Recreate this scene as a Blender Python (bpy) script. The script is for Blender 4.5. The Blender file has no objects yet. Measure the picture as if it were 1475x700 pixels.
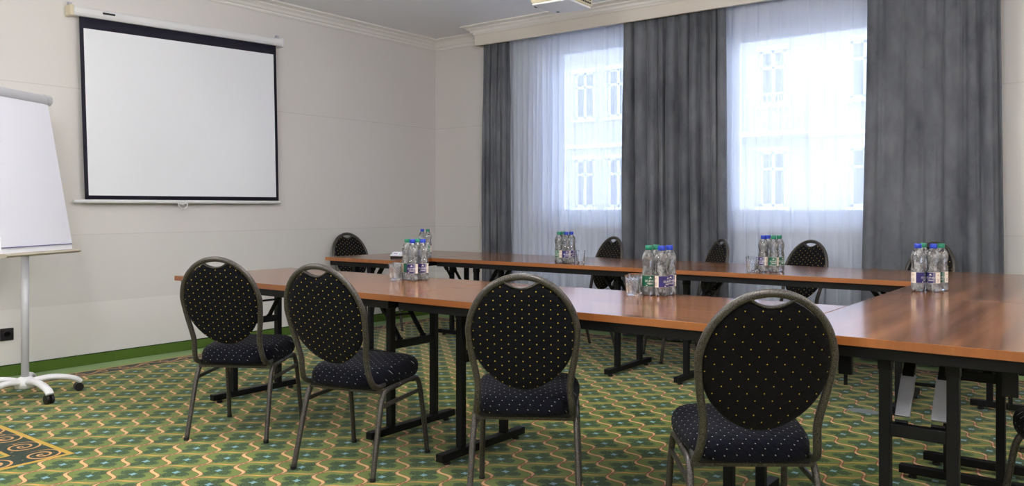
import bpy, bmesh, math, random
from mathutils import Vector, Matrix
S = bpy.context.scene
COL = S.collection
PI = math.pi
rnd = random.Random(7)

# ------------------------------------------------------------------ helpers
class MB:
    def __init__(s): s.v = []; s.f = []; s.m = []
    def add(s, vs, fs, mi=0):
        o = len(s.v); s.v += [tuple(v) for v in vs]
        s.f += [tuple(i + o for i in f) for f in fs]; s.m += [mi] * len(fs)
    def box(s, x0, x1, y0, y1, z0, z1, mi=0):
        vs = [(x, y, z) for z in (z0, z1) for y in (y0, y1) for x in (x0, x1)]
        s.add(vs, [(0, 2, 3, 1), (4, 5, 7, 6), (0, 1, 5, 4), (2, 6, 7, 3), (0, 4, 6, 2), (1, 3, 7, 5)], mi)
    def bar(s, a, b, w, h, up=(0, 0, 1), mi=0):
        a = Vector(a); b = Vector(b); d = (b - a).normalized(); u = Vector(up)
        if abs(d.dot(u)) > .99: u = Vector((0, 1, 0))
        r = d.cross(u).normalized(); u = r.cross(d).normalized()
        vs = []
        for p in (a, b):
            for i, j in ((-1, -1), (1, -1), (1, 1), (-1, 1)): vs.append(p + r * i * w / 2 + u * j * h / 2)
        s.add(vs, [(0, 3, 2, 1), (4, 5, 6, 7), (0, 1, 5, 4), (1, 2, 6, 5), (2, 3, 7, 6), (3, 0, 4, 7)], mi)
    def tube(s, pts, r, n=10, closed=False, ry=None, ref=None, mi=0):
        pts = [Vector(p) for p in pts]; N = len(pts); rings = []
        nrm = None
        for i, p in enumerate(pts):
            if closed: t = (pts[(i + 1) % N] - pts[i - 1]).normalized()
            else: t = (pts[min(i + 1, N - 1)] - pts[max(i - 1, 0)]).normalized()
            if ref is not None: nrm = Vector(ref)
            elif nrm is None: nrm = Vector((0, 0, 1)) if abs(t.z) < .9 else Vector((1, 0, 0))
            nrm = (nrm - t * nrm.dot(t)).normalized(); b = t.cross(nrm)
            rr = r[i] if isinstance(r, (list, tuple)) else r
            rb = ry if ry else rr
            rings.append([p + nrm * math.cos(2 * PI * k / n) * rr + b * math.sin(2 * PI * k / n) * rb for k in range(n)])
        vs = [v for R in rings for v in R]; fs = []
        M = N if closed else N - 1
        for i in range(M):
            j = (i + 1) % N
            for k in range(n): fs.append((i * n + k, i * n + (k + 1) % n, j * n + (k + 1) % n, j * n + k))
        if not closed:
            fs.append(tuple(range(n - 1, -1, -1))); fs.append(tuple((N - 1) * n + k for k in range(n)))
        s.add(vs, fs, mi)
    def lathe(s, prof, n=24, lobe=None, cap=True, c=(0, 0, 0), mi=0):
        vs = []; fs = []
        for r, z in prof:
            for k in range(n):
                a = 2 * PI * k / n; q = r * (lobe(a, z) if lobe else 1)
                vs.append((c[0] + q * math.cos(a), c[1] + q * math.sin(a), c[2] + z))
        for i in range(len(prof) - 1):
            for k in range(n): fs.append((i * n + k, i * n + (k + 1) % n, (i + 1) * n + (k + 1) % n, (i + 1) * n + k))
        if cap:
            fs.append(tuple(range(n - 1, -1, -1))); m = (len(prof) - 1) * n; fs.append(tuple(m + k for k in range(n)))
        s.add(vs, fs, mi)
    def build(s, name, mats, parent=None, smooth=False, bevel=0, loc=None, rz=0, auto=None):
        me = bpy.data.meshes.new(name); me.from_pydata(s.v, [], s.f); 
        for i, m in enumerate(s.m): me.polygons[i].material_index = m
        bm = bmesh.new(); bm.from_mesh(me); bmesh.ops.recalc_face_normals(bm, faces=bm.faces); bm.to_mesh(me); bm.free()
        for m in (mats if isinstance(mats, (list, tuple)) else [mats]): me.materials.append(m)
        o = bpy.data.objects.new(name, me); COL.objects.link(o)
        if parent: o.parent = parent
        if loc: o.location = loc
        o.rotation_euler = (0, 0, rz)
        if smooth:
            for p in me.polygons: p.use_smooth = True
            if auto:
                me.update()
                bm = bmesh.new(); bm.from_mesh(me)
                for e in bm.edges:
                    if len(e.link_faces) == 2 and e.calc_face_angle(0) > auto: e.smooth = False
                bm.to_mesh(me); bm.free()
        if bevel:
            b = o.modifiers.new('bevel', 'BEVEL'); b.width = bevel; b.segments = 2; b.limit_method = 'ANGLE'
        return o
def crom(P, k=6, closed=False):
    P = [Vector(p) for p in P]; out = []; N = len(P)
    for i in range(N if closed else N - 1):
        a, b, c, d = (P[(i - 1) % N], P[i], P[(i + 1) % N], P[(i + 2) % N]) if closed else (P[max(i - 1, 0)], P[i], P[i + 1], P[min(i + 2, N - 1)])
        for j in range(k):
            t = j / k
            out.append(.5 * ((2 * b) + (c - a) * t + (2 * a - 5 * b + 4 * c - d) * t * t + (3 * b - a - 3 * c + d) * t ** 3))
    if not closed: out.append(P[-1])
    return out
def empty(name, label, cat, loc=(0, 0, 0), rz=0, group=None):
    o = bpy.data.objects.new(name, None); COL.objects.link(o); o.location = loc; o.rotation_euler = (0, 0, rz)
    o.empty_display_size = .1
    o['label'] = label; o['category'] = cat
    if group: o['group'] = group
    return o
def tag(o, label, cat, group=None):
    o['label'] = label; o['category'] = cat
    if group: o['group'] = group
    return o
def struct(o): o['kind'] = 'structure'; return o
def copy_tree(o, parent=None):
    c = o.copy(); COL.objects.link(c); c.parent = parent
    for ch in list(o.children): copy_tree(ch, c)
    return c

# ------------------------------------------------------------------ node maths
class X:
    nt = None
    def __init__(s, sock): s.s = sock
    @staticmethod
    def op(o, *a, clamp=False):
        n = X.nt.nodes.new('ShaderNodeMath'); n.operation = o; n.use_clamp = clamp
        for i, v in enumerate(a):
            if isinstance(v, X): X.nt.links.new(v.s, n.inputs[i])
            else: n.inputs[i].default_value = v
        return X(n.outputs[0])
    def __add__(a, b): return X.op('ADD', a, b)
    __radd__ = __add__
    def __sub__(a, b): return X.op('SUBTRACT', a, b)
    def __rsub__(a, b): return X.op('SUBTRACT', b, a)
    def __mul__(a, b): return X.op('MULTIPLY', a, b)
    __rmul__ = __mul__
    def __truediv__(a, b): return X.op('DIVIDE', a, b)
    def __neg__(a): return X.op('MULTIPLY', a, -1)
def fr(a): return X.op('FRACT', a)
def ab(a): return X.op('ABSOLUTE', a)
def sn(a): return X.op('SINE', a)
def cs(a): return X.op('COSINE', a)
def mn(a, b): return X.op('MINIMUM', a, b)
def mx(a, b): return X.op('MAXIMUM', a, b)
def sq(a): return X.op('SQRT', a)
def lt(a, b, w=.0): # soft a<b
    if w <= 0: return X.op('LESS_THAN', a, b)
    return X.op('MULTIPLY_ADD', (b - a) if isinstance(b, X) else X.op('SUBTRACT', b, a), 1 / w, .5, clamp=True)
def gt(a, b, w=.0):
    if w <= 0: return X.op('GREATER_THAN', a, b)
    return X.op('MULTIPLY_ADD', X.op('SUBTRACT', a, b), 1 / w, .5, clamp=True)
def mixc(f, a, b):
    n = X.nt.nodes.new('ShaderNodeMix'); n.data_type = 'RGBA'
    for sock, v in ((n.inputs[0], f), (n.inputs[6], a), (n.inputs[7], b)):
        if isinstance(v, X): X.nt.links.new(v.s, sock)
        elif isinstance(v, (int, float)): sock.default_value = v
        else: sock.default_value = (*v[:3], 1)
    return X(n.outputs[2])
def srgb(r, g, b):
    f = lambda c: (c / 255 / 12.92) if c / 255 <= .04045 else ((c / 255 + .055) / 1.055) ** 2.4
    return (f(r), f(g), f(b))
def noise(scale, detail=2, vec=None, rough=.5, sc=None):
    n = X.nt.nodes.new('ShaderNodeTexNoise'); n.inputs['Scale'].default_value = scale; n.inputs['Detail'].default_value = detail
    n.inputs['Roughness'].default_value = rough
    if vec is None: vec = objc()
    if sc:
        m = X.nt.nodes.new('ShaderNodeMapping'); m.inputs['Scale'].default_value = sc
        X.nt.links.new(vec.s, m.inputs[0]); vec = X(m.outputs[0])
    X.nt.links.new(vec.s, n.inputs['Vector'])
    return X(n.outputs['Fac'])
def objc():
    return X(X.nt.nodes.new('ShaderNodeTexCoord').outputs['Object'])
def xyz(v):
    n = X.nt.nodes.new('ShaderNodeSeparateXYZ'); X.nt.links.new(v.s, n.inputs[0]); return [X(o) for o in n.outputs]
def mat(name, col=(.8, .8, .8), rough=.5, metal=0, spec=.5, **kw):
    m = bpy.data.materials.new(name); m.use_nodes = True; X.nt = m.node_tree
    b = m.node_tree.nodes['Principled BSDF']
    b.inputs['Base Color'].default_value = (*col, 1); b.inputs['Roughness'].default_value = rough
    b.inputs['Metallic'].default_value = metal; b.inputs['Specular IOR Level'].default_value = spec
    for k, v in kw.items(): b.inputs[k.replace('_', ' ')].default_value = v
    m['b'] = 1
    return m, b
def link(x, sock): X.nt.links.new(x.s, sock)
def bump(h, b, strength=.3, dist=.002):
    n = X.nt.nodes.new('ShaderNodeBump'); n.inputs['Strength'].default_value = strength; n.inputs['Distance'].default_value = dist
    link(h, n.inputs['Height']); X.nt.links.new(n.outputs[0], b.inputs['Normal'])
M = {}

# wallpaper in horizontal bands of slightly different tone
m, b = mat('wallpaper', rough=.7, spec=.2); M['wall'] = m
P = xyz(objc()); nz = noise(.9, 3); nf = noise(90, 2, sc=(1, 1, .35))
c = mixc(nz, srgb(211, 207, 205), srgb(219, 215, 214))
c = mixc(lt(P[2], .935, .006), c, srgb(213, 210, 208))
c = mixc(lt(P[2], .445, .006), c, srgb(222, 219, 217))
seam = mx(lt(ab(P[2] - 1.975), .0022, .001), lt(ab(P[2] - .935), .0018, .001))
c = mixc(seam * .35, c, srgb(160, 152, 146))
link(c, b.inputs['Base Color']); bump(nf, b, .12, .001)
m, b = mat('ceiling_paint', srgb(240, 241, 246), .8, spec=.2); M['ceil'] = m
bump(noise(60, 2), b, .05, .001)
m, b = mat('plaster_moulding', srgb(226, 223, 220), .6, spec=.3); M['mould'] = m
bump(noise(25, 3), b, .05, .001)
m, b = mat('valance_paint', srgb(212, 205, 196), .7, spec=.2); M['val'] = m
bump(noise(40, 2), b, .04, .001)

# carpet
m, b = mat('patterned_carpet', rough=.95, spec=.08); M['carpet'] = m
b.inputs['Sheen Weight'].default_value = .15
P = xyz(objc()); x, y = P[0], P[1]
s2 = .70710678; A = .135; B = .05
wob = (noise(14, 2) - .5) * .004
p = ((y - x) * s2 + wob) / .177; q = ((x + y) * s2 + wob) / .1735
tp = p - (-5.112 / .177); tq = q - (.168 / .1735)
st = sn(tp * (2 * PI)); curve = (fr(tq - st * A + .5) - .5)
d1 = ab(curve)
mid = .5 - cs(tp * (2 * PI)) * .5
w1 = mid * .036 + .020
stripe = lt(d1, w1, .012); brown = lt(d1, w1 + .022, .012)
c2 = ab(fr(tp - sn(tq * (2 * PI)) * B + .5) - .5)
qm = .5 - cs(tq * (2 * PI)) * .5
w2 = qm * .018 + .024
tan = lt(c2, w2, .012); tanb = lt(c2, w2 + .014, .012)
u = fr(tp) - .5; v = fr(tq) - .5
r = sq(u * u + v * v) + 1e-4
s2t = ab(u * v * 2) / (r * r)
ser = noise(95, 3, rough=.7) - .5
leafr = X.op('POWER', s2t, .8) * .24 + .18 + ser * .44
leaf = lt(r, leafr, .02) * (1 - gt(noise(150, 2, rough=.7), .56, .04) * gt(r, .10, .04) * .5)
fl = lt(r + ser * .06, .062 + (1 - s2t) * .045, .02)
nb = noise(5, 2); nfine = noise(420, 2)
bg = mixc(nb, srgb(104, 122, 52), srgb(128, 144, 70))
lf = mixc(noise(130, 2), srgb(20, 52, 30), srgb(56, 92, 52))
c = mixc(leaf, bg, lf)
c = mixc(fl, c, mixc(nfine, srgb(110, 158, 180), srgb(160, 204, 216)))
c = mixc(tanb * .8, c, srgb(128, 104, 52)); c = mixc(tan, c, mixc(qm, srgb(178, 140, 92), srgb(214, 168, 84)))
c = mixc(brown * .9, c, srgb(128, 62, 34)); c = mixc(stripe, c, mixc(mid * .8, srgb(222, 172, 134), srgb(238, 196, 134)))
nr = sq((ab(fr(tp + .5) - .5)) * (ab(fr(tp + .5) - .5)) + curve * curve)
c = mixc(lt(nr, .075, .02) * gt(nr, .03, .02) * .75, c, srgb(150, 66, 48))
# wall border band and plain strip
dl = x; dw = -y
def border(c, d, s):
    t = (d - .23) / .16
    ph = s / .30
    wv = sn(ph * (2 * PI)) * .26
    sc1 = lt(ab(t - .5 - wv), .09, .06)
    cc = fr(ph * 2 + .25) - .5
    rr = sq(cc * cc * 3.2 + (t - .5) * (t - .5))
    rg = lt(ab(rr - .27), .06, .05)
    band = mixc(noise(40, 2), srgb(22, 52, 34), srgb(46, 40, 26))
    band = mixc(mx(sc1, rg), band, mixc(noise(60, 2), srgb(206, 160, 104), srgb(120, 60, 36)))
    edge = mx(lt(ab(d - .235), .008, .003), lt(ab(d - .395), .008, .003))
    band = mixc(edge, band, srgb(205, 165, 95))
    c = mixc(lt(d, .40), c, band)
    return mixc(lt(d, .225, .004), c, mixc(nb, srgb(118, 150, 84), srgb(132, 164, 96)))
c = mixc(lt(dl, .40), c, border(c, dl, y)) 
c = mixc(lt(dw, .40) * gt(dl, .225), c, border(c, dw, x))
# inlaid medallion with scroll border
ex = 2.135 - x; ey = -4.732 - y
e = mn(ex, ey); inside = gt(e, 0) * lt(ex, 1.45)
ca = fr(ex / .205) - .5; cb = fr(ey / .205) - .5
r2 = sq(ca * ca + cb * cb); th = X.op('ARCTAN2', cb, ca)
spir = gt(sn(r2 * 34 - th), .60, .3) * lt(r2, .40, .03)
lfm = gt(noise(22, 3, sc=(1.8, 1, 1)), .66, .04)
bandc = mixc(mx(spir, lfm), mixc(noise(90, 2), srgb(14, 36, 26), srgb(30, 60, 40)), mixc(noise(45, 1), srgb(218, 150, 70), srgb(222, 178, 128)))
bandc = mixc(mx(lt(ab(e - .015), .013, .003), lt(ab(e - .205), .009, .003)), bandc, srgb(208, 168, 62))
bandc = mixc(gt(e, .212), bandc, bg)
c = mixc(inside, c, bandc)
# grey-blue oval spot with a ragged edge
sx = (x - 4.79) / .085; sy = (y + 1.716) / .055
c = mixc(lt(sq(sx * sx + sy * sy) + (noise(30, 2) - .5) * .6, 1.0, .15) * .92, c, srgb(128, 140, 150))
c = mixc(nfine * .35, c, mixc(.6, c, (0, 0, 0)))
link(c, b.inputs['Base Color']); bump(noise(500, 2), b, .5, .003)

m, b = mat('green_skirting_carpet', rough=.95, spec=.05); M['skirt'] = m
P = xyz(objc())
c = mixc(noise(200, 2), srgb(74, 98, 40), srgb(92, 118, 54)); c = mixc(gt(P[2], .072, .002), c, srgb(46, 64, 34))
link(c, b.inputs['Base Color']); bump(noise(400, 2), b, .4, .002)

# wood laminate: grain along local X
def wood(name, c1, c2, c3, rough, seed):
    m, b = mat(name, rough=rough, spec=.5); M[name] = m
    P = objc()
    b.inputs['IOR'].default_value = 1.65
    g = noise(1.6, 5, P, .55, (.5, 9, 1)); g2 = noise(9, 4, P, .55, (.25, 16, 1)); big = noise(1.0, 2, P, .5, (.5, 5, 1))
    k = X.op('MULTIPLY_ADD', g - .5, 3.2, .5, clamp=True)
    c = mixc(k, c1, c2); c = mixc(X.op('MULTIPLY_ADD', g2 - .5, 2.4, .3, clamp=True) * .4, c, c3)
    c = mixc(X.op('MULTIPLY_ADD', big - .5, 2.5, .4, clamp=True) * .45, c, c1)
    link(c, b.inputs['Base Color']); link(g2 * .03 + (rough - .015), b.inputs['Roughness']); return m
wood('wood', srgb(88, 52, 28), srgb(172, 114, 70), srgb(74, 44, 24), .16, 1)
wood('wood_edge', srgb(138, 78, 28), srgb(160, 94, 38), srgb(110, 60, 22), .4, 2)

m, b = mat('black_steel', srgb(13, 13, 17), .5, 0, .25); M['steel'] = m
bump(noise(300, 2), b, .08, .001)
m, b = mat('silver_steel', srgb(176, 178, 188), .4, .25); M['silver'] = m
bump(noise(120, 1), b, .05, .001)
# hammered chair tube
m, b = mat('hammered_tube', rough=.38, metal=.5); M['tube'] = m
n = noise(420, 2); c = mixc(X.op('MULTIPLY_ADD', n - .5, 4, .5, clamp=True), srgb(38, 36, 36), srgb(102, 97, 92))
link(c, b.inputs['Base Color']); bump(n, b, .25, .001)
# dotted quilted fabric
def fabric(name, ax, dx, dz, dotc, base1, base2, rd):
    m, b = mat(name, rough=.9, spec=.08); M[name] = m
    b.inputs['Sheen Weight'].default_value = .04; b.inputs['Sheen Roughness'].default_value = .5
    P = xyz(objc()); a, z = P[0], P[ax]
    if ax == 1: a = a + P[2] * .6; z = z + P[2]
    k1 = a / dx; k2 = z / (2 * dz)
    def dist(o):
        uu = (fr(k1 + o + .5) - .5) * dx; vv = (fr(k2 + o + .5) - .5) * (2 * dz)
        return sq(uu * uu + vv * vv)
    d = mn(dist(0.0), dist(.5))
    dot = lt(d, rd, .0009)
    la = ab(fr(k1 + k2 + .0) - .5); lb = ab(fr(k1 - k2) - .5)
    quilt = mn(.5 - la, .5 - lb)
    q = lt(quilt, .05, .06)
    c = mixc(noise(60, 3), base1, base2); c = mixc(q * .45, c, srgb(6, 6, 8))
    c = mixc(dot * .95, c, dotc)
    link(c, b.inputs['Base Color'])
    h = X.op('POWER', quilt * 2, .4) + noise(600, 2) * .12
    bump(h, b, .35, .004); return m
fabric('fab_back', 2, .050, .0160, srgb(222, 186, 84), srgb(12, 13, 17), srgb(23, 23, 28), .0022)
fabric('fab_back_wide', 2, .050, .0225, srgb(214, 178, 70), srgb(14, 13, 15), srgb(22, 20, 22), .0018)
fabric('fab_seat', 1, .038, .020, srgb(176, 174, 168), srgb(12, 13, 20), srgb(22, 23, 33), .0018)
m, b = mat('black_underside', srgb(18, 18, 20), .8); M['under'] = m
m, b = mat('black_rubber', srgb(20, 20, 22), .6); M['rubber'] = m
# curtains
m, b = mat('grey_velvet', rough=.75, spec=.2); M['velvet'] = m
b.inputs['Sheen Weight'].default_value = .4; b.inputs['Sheen Roughness'].default_value = .35
n1 = noise(3.5, 5, sc=(1, 1, .5), rough=.6); n2 = noise(14, 3, sc=(1, 1, .5))
c = mixc(X.op('MULTIPLY_ADD', n1 - .5, 2.6, .5, clamp=True), srgb(64, 67, 76), srgb(106, 109, 116)); c = mixc(n2 * .3, c, srgb(130, 132, 136))
link(c, b.inputs['Base Color']); bump(noise(12, 4, sc=(1, 1, .4)), b, .35, .01)
def sheer_mat():
    m = bpy.data.materials.new('sheer_voile'); m.use_nodes = True; nt = m.node_tree; X.nt = nt
    nt.nodes.remove(nt.nodes['Principled BSDF']); out = nt.nodes['Material Output']
    tr = nt.nodes.new('ShaderNodeBsdfTransparent'); tr.inputs[0].default_value = (.96, .98, 1, 1)
    tl = nt.nodes.new('ShaderNodeBsdfTranslucent'); tl.inputs[0].default_value = (*srgb(238, 244, 255), 1)
    df = nt.nodes.new('ShaderNodeBsdfDiffuse'); df.inputs[0].default_value = (*srgb(232, 239, 255), 1)
    a = nt.nodes.new('ShaderNodeMixShader'); a.inputs[0].default_value = .58
    nt.links.new(tl.outputs[0], a.inputs[1]); nt.links.new(df.outputs[0], a.inputs[2])
    mm = nt.nodes.new('ShaderNodeMixShader')
    # open weave: a fold seen edge-on covers more (angle to the cloth's normal)
    lw = nt.nodes.new('ShaderNodeLayerWeight'); lw.inputs[0].default_value = .35
    f = X(lw.outputs['Facing']); th = noise(3, 1, sc=(60, 1, .3))
    cov = X.op('ADD', f * .14 + .77, th * .06, clamp=True)
    link(cov, mm.inputs[0]); nt.links.new(tr.outputs[0], mm.inputs[1]); nt.links.new(a.outputs[0], mm.inputs[2])
    nt.links.new(mm.outputs[0], out.inputs[0]); return m
M['sheer'] = sheer_mat()
def clear(name, tint, ior, extra=0, rough=.0):
    m = bpy.data.materials.new(name); m.use_nodes = True; nt = m.node_tree; X.nt = nt
    nt.nodes.remove(nt.nodes['Principled BSDF']); out = nt.nodes['Material Output']
    tr = nt.nodes.new('ShaderNodeBsdfTransparent'); tr.inputs[0].default_value = (*tint, 1)
    gl = nt.nodes.new('ShaderNodeBsdfGlossy'); gl.inputs['Roughness'].default_value = rough
    fz = nt.nodes.new('ShaderNodeFresnel'); fz.inputs[0].default_value = ior
    mm = nt.nodes.new('ShaderNodeMixShader')
    fac = X.op('ADD', X(fz.outputs[0]), extra, clamp=True)
    link(fac, mm.inputs[0]); nt.links.new(tr.outputs[0], mm.inputs[1]); nt.links.new(gl.outputs[0], mm.inputs[2])
    nt.links.new(mm.outputs[0], out.inputs[0]); return m, gl, fz
M['pane'] = clear('window_glass', (.97, .985, 1), 1.45)[0]
mm_, gl_, fz_ = clear('bottle_plastic', (.95, .96, .98), 1.5, .03, .04); M['pet'] = mm_
bn = mm_.node_tree.nodes.new('ShaderNodeBump'); X.nt = mm_.node_tree
bn.inputs['Strength'].default_value = .6; bn.inputs['Distance'].default_value = .004
link(noise(70, 2, sc=(1, 1, .7)), bn.inputs['Height'])
for nn in (gl_, fz_): mm_.node_tree.links.new(bn.outputs[0], nn.inputs['Normal'])
nt_ = mm_.node_tree; o_ = nt_.nodes['Material Output']; pr_ = o_.inputs[0].links[0].from_node
df_ = nt_.nodes.new('ShaderNodeBsdfDiffuse'); tl_ = nt_.nodes.new('ShaderNodeBsdfTranslucent'); ms_ = nt_.nodes.new('ShaderNodeMixShader'); mt_ = nt_.nodes.new('ShaderNodeMixShader')
nt_.links.new(df_.outputs[0], ms_.inputs[1]); nt_.links.new(tl_.outputs[0], ms_.inputs[2])
nt_.links.new(pr_.outputs[0], mt_.inputs[1]); nt_.links.new(ms_.outputs[0], mt_.inputs[2]); nt_.links.new(mt_.outputs[0], o_.inputs[0])
link(X.op('MULTIPLY_ADD', noise(55, 3, sc=(1, 1, .6)) - .5, 2.2, .24, clamp=True), mt_.inputs[0])
m, b = mat('drinking_water', (.97, .985, 1), .0, 0, .5); M['water'] = m
b.inputs['Transmission Weight'].default_value = 1; b.inputs['IOR'].default_value = 1.33
m, b = mat('cut_glass', (.97, .98, 1), .02, 0, .5); M['cutglass'] = m
b.inputs['Transmission Weight'].default_value = 1; b.inputs['IOR'].default_value = 1.5
m, b = mat('blue_cap', srgb(18, 52, 168), .4); M['cap_blue'] = m
bump(noise(200, 1), b, .05, .0005)
m, b = mat('green_cap', srgb(12, 112, 84), .4); M['cap_green'] = m
bump(noise(200, 1), b, .05, .0005)
def label_mat(name, panel, panel2):
    m, b = mat(name, rough=.5); P = xyz(objc())
    th = X.op('ARCTAN2', P[1], P[0]); z = P[2]
    # front panels (two, opposite), cream info strips between them
    t = fr(th / PI + .5 + .5)            # 0..1 twice round
    cream = srgb(226, 214, 200)
    zin = gt(z, .0398) * lt(z, .0882)
    side = gt(t, .72)
    c = mixc(noise(80, 1), panel, panel2)
    c = mixc(gt(t, .60), c, mixc(.25, panel, (.6, .6, .6)))
    c = mixc(side, c, cream)
    code = side * gt(t, .80) * lt(t, .92) * gt(z, .046) * lt(z, .060) * gt(sn(z * 5200), -.2)
    c = mixc(code * .7, c, srgb(130, 110, 120))
    red = side * lt(sq((t - .84) * (t - .84) + (z - .077) * (z - .077) * 120), .03)
    c = mixc(red * .8, c, srgb(140, 30, 40))
    c = mixc(zin, cream, c)
    link(c, b.inputs['Base Color']); return m
M['lab_green'] = label_mat('green_label', srgb(8, 96, 72), srgb(10, 82, 66))
M['lab_purple'] = label_mat('purple_label', srgb(44, 36, 104), srgb(36, 28, 88))
m, b = mat('label_print', srgb(226, 220, 212), .5); M['print'] = m
bump(noise(300, 1), b, .02, .0005)
m, b = mat('screen_cloth', srgb(233, 235, 242), .75, spec=.2); M['screen'] = m
bump(noise(900, 1), b, .08, .0005)
m, b = mat('screen_black_border', srgb(34, 32, 46), .7, spec=.2); M['sblack'] = m
bump(noise(900, 1), b, .08, .0005)
m, b = mat('white_plastic', srgb(222, 222, 226), .4); M['wplast'] = m
bump(noise(200, 1), b, .02, .0005)
m, b = mat('cream_plastic', srgb(206, 196, 170), .5); M['cplast'] = m
bump(noise(200, 1), b, .02, .0005)
m, b = mat('white_lacquer', srgb(232, 232, 236), .35); M['wlac'] = m
bump(noise(200, 1), b, .02, .0005)
m, b = mat('grey_lacquer', srgb(186, 186, 192), .35); M['glac'] = m
bump(noise(200, 1), b, .02, .0005)
m, b = mat('paper', srgb(226, 226, 237), .8, spec=.1); M['paper'] = m
bump(noise(2.5, 2), b, .25, .01)
m, b = mat('dark_blue_line', srgb(96, 92, 150), .6); M['navy'] = m
m, b = mat('taupe_tray', srgb(176, 168, 152), .5); M['tray'] = m
bump(noise(200, 1), b, .02, .0005)
m, b = mat('black_plastic', srgb(22, 20, 26), .35); M['bplast'] = m
bump(noise(300, 1), b, .03, .0005)
m, b = mat('window_frame_white', srgb(216, 222, 236), .4); M['wframe'] = m
bump(noise(60, 1), b, .02, .0005)
m, b = mat('radiator_enamel', srgb(226, 228, 234), .4); M['rad'] = m
bump(noise(60, 1), b, .02, .0005)
m, b = mat('blind_fabric', srgb(160, 172, 200), .8); M['blind'] = m
bump(noise(400, 1), b, .05, .0005)
m, b = mat('facade_render', rough=.9); M['facade'] = m
link(mixc(noise(.6, 4), srgb(140, 137, 134), srgb(126, 126, 130)), b.inputs['Base Color'])
m, b = mat('facade_trim', srgb(170, 170, 174), .8); M['ftrim'] = m
bump(noise(5, 1), b, .02, .005)
m, b = mat('facade_window_pane', srgb(110, 125, 150), .15); M['fpane'] = m
link(mixc(noise(1.5, 2), srgb(34, 40, 54), srgb(50, 58, 74)), b.inputs['Base Color'])
m, b = mat('asphalt', rough=.9); M['street'] = m
link(mixc(noise(3, 3), srgb(120, 120, 122), srgb(150, 150, 150)), b.inputs['Base Color'])
m, b = mat('green_print', srgb(60, 190, 150), .6); M['gprint'] = m
def emis(name, col, st):
    m = bpy.data.materials.new(name); m.use_nodes = True; nt = m.node_tree
    nt.nodes.remove(nt.nodes['Principled BSDF']); e = nt.nodes.new('ShaderNodeEmission')
    e.inputs[0].default_value = (*col, 1); e.inputs[1].default_value = st
    nt.links.new(e.outputs[0], nt.nodes['Material Output'].inputs[0]); return m
FILL_GLOW = 70.0
M['lamp'] = emis('fill_lamp_glow', (1.0, .985, .97), FILL_GLOW)  # glow of the added globes that fill the room with light

# ------------------------------------------------------------------ setting
RX, RY, CZ = 8.2, -9.4, 2.91
ZT = 2.72
W1 = (1.40, 3.02, 1.0, 2.74); W2 = (3.20, 4.92, 1.0, 2.74)
a = MB(); a.box(-.3, RX + .3, RY - .3, .4, -.2, 0); fl_ = a.build('floor', M['carpet']); struct(fl_)
a = MB(); a.box(-.3, RX + .3, RY - .3, .4, CZ, CZ + .2); struct(a.build('ceiling', M['ceil']))
a = MB(); a.box(-.25, 0, RY - .3, .4, 0, CZ); struct(a.build('wall_left', M['wall']))
a = MB(); a.box(RX, RX + .25, RY - .3, .4, 0, CZ); struct(a.build('wall_right', M['wall']))
a = MB(); a.box(0, RX, RY - .25, RY, 0, CZ); struct(a.build('wall_near', M['wall']))
a = MB(); WT = .34
a.box(0, W1[0], 0, WT, 0, CZ); a.box(W1[1], W2[0], 0, WT, 0, CZ); a.box(W2[1], RX, 0, WT, 0, CZ)
for w in (W1, W2): a.box(w[0], w[1], 0, WT, 0, w[2]); a.box(w[0], w[1], 0, WT, w[3], CZ)
struct(a.build('wall_window', M['wall']))
# windows
for i, w in enumerate((W1, W2)):
    x0, x1, z0, z1 = w; y0, y1 = .13, .20
    a = MB(); fw = .115
    a.box(x0, x0 + .15 if i == 0 else x0 + .13, y0, y1, z0, z1); a.box(x1 - .13, x1, y0, y1, z0, z1)
    a.box(x0, x1, y0, y1, z0, z0 + .11); a.box(x0, x1, y0, y1, z1 - fw, z1)
    fr_ = a.build('window_%d' % (i + 1), M['wframe'], bevel=.004); struct(fr_)
    a = MB(); gx0 = x0 + (.15 if i == 0 else .13); a.box(gx0, x1 - .13, .16, .168, z0 + .11, z1 - fw); a.build('pane', M['pane'], fr_)
    a = MB(); a.box(x0 - .03, x1 + .03, -.035, .135, z0 - .03, z0 + .004); a.build('sill', M['wframe'], fr_, bevel=.004)
# roller blind at the top of the second window
o = empty('roller_blind', 'blue-grey roller blind pulled a little way down at the top of the right window', 'blind', (4.06, .10, 2.72))
a = MB(); a.box(-.85, .85, -.03, .03, -.075, 0); a.build('cassette', M['wframe'], o, bevel=.006)
a = MB(); a.box(-.82, .82, .005, .008, -.205, -.07); a.build('blind_cloth', M['blind'], o)
a = MB(); a.box(-.82, .82, -.003, .014, -.22, -.203); a.build('bottom_bar', M['wframe'], o, bevel=.003)

# baseboards
def skirt(name, x0, y0, x1, y1):
    a = MB(); a.box(x0, x1, y0, y1, 0, .078); struct(a.build(name, M['skirt'], bevel=.004))
skirt('baseboard_left', 0, RY, .014, 0)
skirt('baseboard_window', .014, -.014, RX, 0)
skirt('baseboard_right', RX - .014, RY, RX, -.014)
skirt('baseboard_near', .014, RY, RX - .014, RY + .014)
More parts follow.
